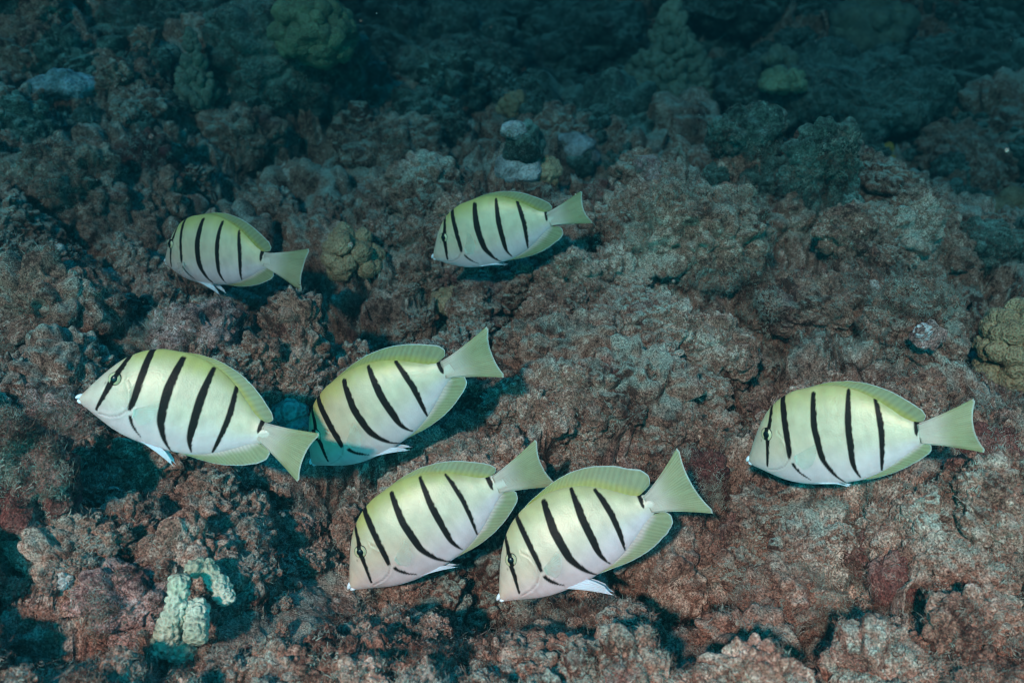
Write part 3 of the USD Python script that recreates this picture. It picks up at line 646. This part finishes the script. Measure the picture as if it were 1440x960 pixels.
        c = np.vstack([col.reshape(-1, 3)] * 2)
        at_ = {'tint': np.clip(c, 0, 1)}
        if cover is None: cover = .97 - .36 * v ** 1.5 * (.7 + .3 * np.cos(u * rays * 2 * np.pi))
        at_['cover'] = np.repeat(np.concatenate([cover.ravel()] * 2)[:, None], 3, 1)
        return put(parent or o.root, name, o.warp(p), f, M[mat], True, at_)
    def fins(o):
        nu, nv = 150, 16
        u = np.linspace(0, 1, nu); v = np.linspace(0, 1, nv)
        for name, raise_ in (('dorsal_fin', o.dorsal), ('anal_fin', o.anal)):
            top = name == 'dorsal_fin'
            s0, s1 = (.25, .955) if top else (.49, .955)
            base = s0 + (s1 - s0) * np.clip(u / .93, 0, 1)
            zb0 = (zt(base) - .012) if top else (zb(base) + .012)
            last = smooth(.86, 1.0, u)
            full = np.interp(u, [0, .10, .35, .6, .8, .9, 1.0], [.004, .018, .052, .092, .126, .136, .070] if top else [.006, .030, .075, .105, .118, .115, .055])
            ln = full * (.42 + .58 * raise_) + .012
            phi = np.radians(np.interp(u, [0, .5, 1], [60, 44, 34] if top else [66, 48, 36]) + (1 - raise_) * np.interp(u, [0, .5, 1], [12, 22, 22]) + last * 42)
            dirs = np.stack([np.sin(phi), 0 * phi, np.cos(phi) * (1 if top else -1)], -1)
            ln = ln * (1 + .05 * (fbm(np.stack([u * 30, 0 * u, 0 * u + o.seed * 2.7], -1), 2, 6) - .5))
            st = np.stack([base, 0 * base, zb0], -1)
            P = st[:, None] + dirs[:, None] * (ln[:, None] * v[None, :])[..., None]
            P[..., 0] += .016 * (v[None, :] ** 2) * (1 - last)[:, None]
            P[..., 1] += .010 * np.sin(u * 5 + o.seed)[:, None] * v[None, :] ** 1.5 * raise_
            rs = .5 + .5 * np.sin(u * (34 if top else 26) * 2 * np.pi)[:, None] * np.ones((1, nv))
            U = u[:, None] * np.ones((1, nv)); V = v[None, :] * np.ones((nu, 1))
            nz = fbm(np.stack([U * 9, V * 2, 0 * U + o.seed], -1), 2, 3) - .5
            if top:
                c = lerp(np.broadcast_to(LIME, P.shape), GREEN * np.array([1.0, 1.03, 1.4]), smooth(.10, .75, U + .3 * nz) * smooth(.12, .55, V + .15 * nz))
            else:
                c = lerp(np.broadcast_to((BELLY + CREAM) / 2, P.shape), GREEN * np.array([1.1, 1.15, 1.5]), smooth(.12, .45, V + .2 * nz))
            c = c * (.90 + .16 * rs)[..., None]
            if top: c = lerp(c, np.array([.30, .26, .05]), .45 * np.exp(-((V - .55) / .12) ** 2) * smooth(.6, .2, U) * (U > .1))
            c = lerp(c, EDGE, smooth(.955 if top else .92, .985, V) * .6)
            o.sheet(name, P, c, .006, 34 if top else 26)
    def tailfin(o):
        spread, pitch, yaw = o.tail
        nu, nv = 120, 24
        q = np.linspace(-1, 1, nu)[:, None]; v = np.linspace(0, 1, nv)[None, :]
        zb0 = .001 + .052 * q; s_end = .250 + .038 * np.abs(q) ** 2.2 - .014 * smooth(.86, 1.0, np.abs(q)); z_end = .92 * spread * q
        e = v ** (1.0 + .25 * np.abs(q))
        X = -.022 + (s_end + .022) * v + 0 * q
        Zf = zb0 + (z_end - zb0) * e + .012 * q * np.sin(v * np.pi) * 0
        ya, pa = math.radians(yaw), math.radians(pitch)
        Y = 0 * X + .010 * np.sin(q * 3 + o.seed) * v
        X2 = X * np.cos(pa) - Zf * np.sin(pa); Z2 = X * np.sin(pa) + Zf * np.cos(pa)
        k = smooth(-.03, .10, X); X3 = X2 * np.cos(ya * k) - Y * 0; Y3 = Y + X2 * np.sin(ya * k)
        P = np.stack([1.0 + X3, Y3, Z2 + .003], -1)
        U = (q + 1) / 2 + 0 * v; V = v + 0 * q
        nz = fbm(np.stack([U * 22, V * 2, 0 * U + o.seed], -1), 2, 8) - .5
        c = lerp(np.broadcast_to((CREAM + BELLY) / 2 * np.array([.95, .98, .92]), P.shape), GREEN * np.array([1.12, 1.1, 1.35]), smooth(.18, .70, V + .14 * nz) * .92)
        c = c * (1 + .22 * nz + .10 * np.sin(U * 24 * 2 * np.pi) * smooth(.3, .8, V))[..., None]
        c = lerp(c, GREEN * .75, .4 * smooth(.82, 1.0, np.abs(q) + 0 * v) * smooth(.3, .6, V))
        c = lerp(c, EDGE, smooth(.965, .99, V) * .45)
        m = stripe_mask(P[..., 0].ravel(), P[..., 2].ravel(), o.seed).reshape(X.shape) * (V < .3) if False else 0
        o.sheet('tail_fin', P, c, .019, 22)
    def surf_y(o, s, z):
        h = (zt(s) - zb(s)) / 2; zc = (zt(s) + zb(s)) / 2; k = np.clip((z - zc) / h, -1, 1)
        return wd(s) * np.sqrt(1 - k * k) ** 1.18
    def paired(o):
        for side in (-1, 1):
            nu, nv = 90, 14
            u = np.linspace(0, 1, nu)[:, None]; v = np.linspace(0, 1, nv)[None, :]
            rot, out = o.pect
            b_s, b_z = .306 + 0 * u, -.002 - .036 * u
            ang = np.radians(rot + 24 - 62 * u); ln = .150 * (1 - .62 * u ** 1.3) * (1 - .2 * (u < 0))
            X = b_s + ln * v * np.cos(ang); Z = b_z + ln * v * np.sin(ang)
            Y = o.surf_y(b_s, b_z) + .004 + ln * v * math.sin(math.radians(out)) + .018 * v
            X = b_s + (X - b_s) * math.cos(math.radians(out))
            P = np.stack([X + 0 * v, side * (Y + 0 * X), Z], -1)
            U, V = u + 0 * v, v + 0 * u
            ray_ = .5 + .5 * np.cos(U * 13 * 2 * np.pi)
            cov = np.clip(.02 + .40 * ray_ ** 6 * (1 - .3 * V) + .5 * smooth(.16, .0, V), 0, 1)
            c = lerp(np.broadcast_to(np.array([.46, .44, .33]), P.shape), np.array([.70, .70, .60]), smooth(.3, 0, V))
            o.sheet('pectoral_fin', P, c, .002, 13, 'fish_clear_fin', cover=cov)
            # belly fin
            u = np.linspace(0, 1, 40)[:, None]; v = np.linspace(0, 1, 12)[None, :]
            pl = o.pelvic
            b_s = .345 + .13 * u; b_z = zb(b_s) + .012
            tip_s, tip_z = .548 + .01 * (1 - u), -.215 - .09 * (pl - .3) * (1 - .6 * u)
            X = b_s + (tip_s - b_s) * v * (1 - .12 * u); Z = b_z + (tip_z - b_z) * v + .006 * np.sin(v * np.pi)
            Y = o.surf_y(b_s, zb(b_s) + .02) * (1 - v) * .8 + (.012 + .022 * pl) * v
            P = np.stack([X, side * Y, Z + 0 * Y], -1)
            c = np.broadcast_to(np.array([.80, .77, .84]), P.shape) * (.94 + .08 * np.sin(u * 6 * 2 * np.pi) + 0 * v)[..., None]
            o.sheet('pelvic_fin', P, c, .004, 6)
    def face(o):
        for side in (-1, 1):
            y0 = float(o.surf_y(.176, .133)) + .0055
            e = trimesh.creation.uv_sphere(1.0, count=[28, 36]); v = np.array(e.vertices); f = np.array(e.faces)
            r = np.hypot(v[:, 0], v[:, 2])
            col = lerp(np.broadcast_to(np.array([.52, .42, .24]), v.shape), np.array([.50, .42, .32]), smooth(.75, 1.0, r))
            ax = (v[:, 0] * .94 - v[:, 2] * .35)           # the dark eye band runs over the iris
            col = lerp(col, np.array([.06, .05, .03]), smooth(.86, .97, r))
            col = lerp(col, np.array([.014, .010, .008]), 1 - smooth(.28, .40, np.abs(ax)))
            p = v * [.035, .0175, .035] + [.176, side * y0, .133]
            ey = put(o.root, 'eye', o.warp(p), f, M['fish_skin'], True, {'tint': col})
            p = v * [.0185, .0075, .0200] + [.176, side * (y0 + .0125), .133]
            put(ey, 'pupil', o.warp(p) , f, M['pupil'])
        for name, c, r in (('upper_lip', (-.006, 0, .010), (.021, .017, .013)), ('lower_lip', (.004, 0, -.016), (.019, .015, .011))):
            v = np.array(ICO[3].vertices) * r; v[:, 2] += 1.5 * v[:, 0] * (.3 if name == 'upper_lip' else -.1)
            put(o.root, name, o.warp(v + c), np.array(ICO[3].faces), M['fish_skin'], True, {'tint': np.broadcast_to(np.array([.84, .82, .88]), v.shape)})
G_ = []
Fish('striped fish at the far left of the front, snout up against the left rocks', *FISH_AT[0], 8, .15, .75, (.150, -14, -8), -.10, 0, .01, (0, 8), .8, 1, 1.0, .25)
Fish('striped fish with its head hidden behind the tail of the front left fish', *FISH_AT[1], 6, .5, .75, (.165, -17, 10), 0, .3, .0, (8, 12), .75, 2, 1.0, .35)
Fish('striped fish nosing down left of the fish with the tall raised back fin', *FISH_AT[2], 8, .15, .65, (.150, -12, 12), 0, 0, .0, (5, 16), .55, 3, 1.0, .6)
Fish('striped fish feeding head down with tall raised back fin and spread white belly fin', *FISH_AT[3], 5, 1.0, 1.0, (.215, -4, -5), 0, 0, .025, (-8, 25), 1.5, 4, .55, .7)
Fish('striped fish alone at the right of the front', *FISH_AT[4], 10, .22, .15, (.145, -3, 10), 0, .25, .01, (-6, 3), .2, 5, .7, .8)
Fish('striped fish in the upper middle with a greenish forked tail', *FISH_AT[5], 8, .22, .85, (.135, 0, 0), 0, .25, .0, (30, 8), .35, 6, 1.0, .9)
Fish('smallest striped fish in the upper left with its tail bent down', *FISH_AT[6], 8, .45, .55, (.170, -17, 15), 0, .2, .02, (-20, 55), .85, 7, 1.0, .9)

# ------------------------------------------------------------------ algae turf on floor and rocks
def turf():
    fib = usdkit.material(stage, LK + 'turf', {
        'o': ('object_info', {}), 'geo': ('geometry', {}), 'n': ('noise_texture', {'scale': 30.0, 'detail': 4.0, 'roughness': 0.65}),
        'add': ('math', {'math_type': 'multiply_add', 'value2': 0.30}), 
        'ramp': ('rgb_ramp', {'ramp': [(0.0, (.035, .014, .011)), (.46, (.07, .03, .022)), (.58, (.20, .10, .075)), (.68, (.27, .20, .16)), (.76, (.31, .31, .26)), (.90, (.50, .42, .35)), (1.0, (.55, .48, .42))]}),
        'p': ('principled_bsdf', {'roughness': .85, 'specular_ior_level': .15}), 't': ('translucent_bsdf', {}), 'mx': ('mix_closure', {'fac': .3})},
        [('geo.position', 'n.vector'), ('o.random', 'add.value1'), ('n.fac', 'add.value3'), ('add.value', 'ramp.fac'), ('ramp.color', 'p.base_color'), ('ramp.color', 't.color'), ('p.BSDF', 'mx.closure1'), ('t.BSDF', 'mx.closure2')], surface='mx.closure')
    pi = UsdGeom.PointInstancer.Define(stage, '/World/algae_turf')
    tag(pi.GetPrim(), 'short fuzzy brown and grey algae turf covering the reef rocks', 'algae', None, 'stuff')
    r = np.random.default_rng(99); protos = []
    for k in range(4):
        vs, fs = [], []
        for b in range(20):
            a = r.uniform(0, 2 * np.pi); rad = r.uniform(0, .0048); base = np.array([math.cos(a) * rad, math.sin(a) * rad, -.0008])
            w = r.uniform(.00012, .00028); hgt = r.uniform(.0009, .0026); lean = r.normal(size=2) * .7 * hgt
            sd = r.uniform(0, np.pi); dx = np.array([math.cos(sd), math.sin(sd), 0]) * w
            mid = base + [lean[0] * .35, lean[1] * .35, hgt * .6]; tip = base + [lean[0] + r.normal() * .0006, lean[1] + r.normal() * .0006, hgt]
            n = len(vs); vs += [base - dx, base + dx, mid - dx * .8, mid + dx * .8, tip]; fs += [[n, n + 1, n + 2], [n + 1, n + 3, n + 2], [n + 2, n + 3, n + 4]]
        path = f'/World/algae_turf/turf_tuft' + (f'_{k:03d}' if k else '')
        usdkit.mesh(stage, path, trimesh.Trimesh(np.array(vs), np.array(fs), process=False), fib); protos.append(path)
    pi.CreatePrototypesRel().SetTargets([Sdf.Path(p) for p in protos])
    pos, quat, sc = [], [], []
    total = 210000; ws = []
    for v, f, tw in SURF:
        a, b, c = v[f[:, 0]], v[f[:, 1]], v[f[:, 2]]
        n = np.cross(b - a, c - a); ar = np.linalg.norm(n, axis=1); nn = n / (ar[:, None] + 1e-12); ce = (a + b + c) / 3
        q = ce - CAM; d = q @ FWD; px = np.abs(q @ RIGHT) / d; py = np.abs(q @ UP) / d
        vis = (d > .3) & (px < TX * 1.12) & (py < TX * .68 * 1.15) & ((nn * -q).sum(1) > -0.02)
        patch = smooth(.38, .6, fbm(ce * 13, 2, 88))
        ws.append(ar * vis * tw * (.06 + .94 * patch ** 1.4) / np.clip(d, .6, None) ** 2.6 * (d < 2.2))
    tot = sum(w.sum() for w in ws)
    for p0, A, k in RUB:                                   # tufts on the nearer rubble knobs
        v, f = RUBBLE[k]
        sc_ = np.linalg.norm(A, axis=0).mean(); d = max((p0 - CAM) @ FWD, .5)
        n = int(min(400, 0.55 * total / tot * 4 * sc_ ** 2 / d ** 2.6 * (.2 + .8 * r.random())))
        if n < 1: continue
        e = r.integers(0, len(f), n); w_ = v[f[e]] @ A.T + p0; nn = np.cross(w_[:, 1] - w_[:, 0], w_[:, 2] - w_[:, 0]); nn /= np.linalg.norm(nn, axis=1, keepdims=True) + 1e-12
        nn = nn + r.normal(size=nn.shape) * .3; keep = nn[:, 2] > -.2
        nn = nn[keep] / np.linalg.norm(nn[keep], axis=1, keepdims=True)
        h = np.stack([-nn[:, 1], nn[:, 0], 0 * nn[:, 0], 1 + nn[:, 2]], -1); h /= np.linalg.norm(h, axis=1, keepdims=True) + 1e-9
        pos.append(w_[keep].mean(1)); quat.append(h); sc.append(r.uniform(.7, 1.8, len(nn)))
    for (v, f, tw), w in zip(SURF, ws):
        n = int(total * w.sum() / tot)
        if n < 1: continue
        k = r.choice(len(f), n, p=w / w.sum()); e = r.random((n, 2)); e[e.sum(1) > 1] = 1 - e[e.sum(1) > 1]
        a, b, c = v[f[k, 0]], v[f[k, 1]], v[f[k, 2]]
        pos.append(a + e[:, :1] * (b - a) + e[:, 1:] * (c - a))
        nn = np.cross(b - a, c - a); nn /= np.linalg.norm(nn, axis=1, keepdims=True) + 1e-12
        nn = nn + r.normal(size=nn.shape) * .3 + [0, 0, .25]; nn /= np.linalg.norm(nn, axis=1, keepdims=True)
        h = np.stack([-nn[:, 1], nn[:, 0], 0 * nn[:, 0], 1 + nn[:, 2]], -1); h /= np.linalg.norm(h, axis=1, keepdims=True) + 1e-9   # x y z w
        quat.append(h); sc.append(r.uniform(.7, 1.8, n))
    P, Q, SC = np.vstack(pos), np.vstack(quat), np.concatenate(sc)
    pi.CreatePositionsAttr(Vt.Vec3fArray.FromNumpy(P.astype(np.float32)))
    pi.CreateProtoIndicesAttr(Vt.IntArray.FromNumpy(r.integers(0, 4, len(P)).astype(np.int32)))
    pi.CreateScalesAttr(Vt.Vec3fArray.FromNumpy(np.repeat(SC[:, None], 3, 1).astype(np.float32)))
    pi.CreateOrientationsAttr(Vt.QuathArray([Gf.Quath(float(q[3]), float(q[0]), float(q[1]), float(q[2])) for q in Q]))
def specks():
    r = np.random.default_rng(5); vs, fs = [], []; b = ICO[2]
    for i in range(170):
        d = r.uniform(.35, 2.2); p = CAM + d * (FWD + r.uniform(-.55, .55) * RIGHT + r.uniform(-.36, .36) * UP)
        fs.append(np.array(b.faces) + len(b.vertices) * i); vs.append(np.array(b.vertices) * r.uniform(.00025, .0006) * r.uniform(.6, 1.3, 3) + p)
    v = np.vstack(vs)
    tag(put(None, 'drifting_specks', v, np.vstack(fs), M['pale']), 'tiny pale specks drifting in the water', 'specks', None, 'stuff')
specks()
RUBBLE = rubble()
turf()
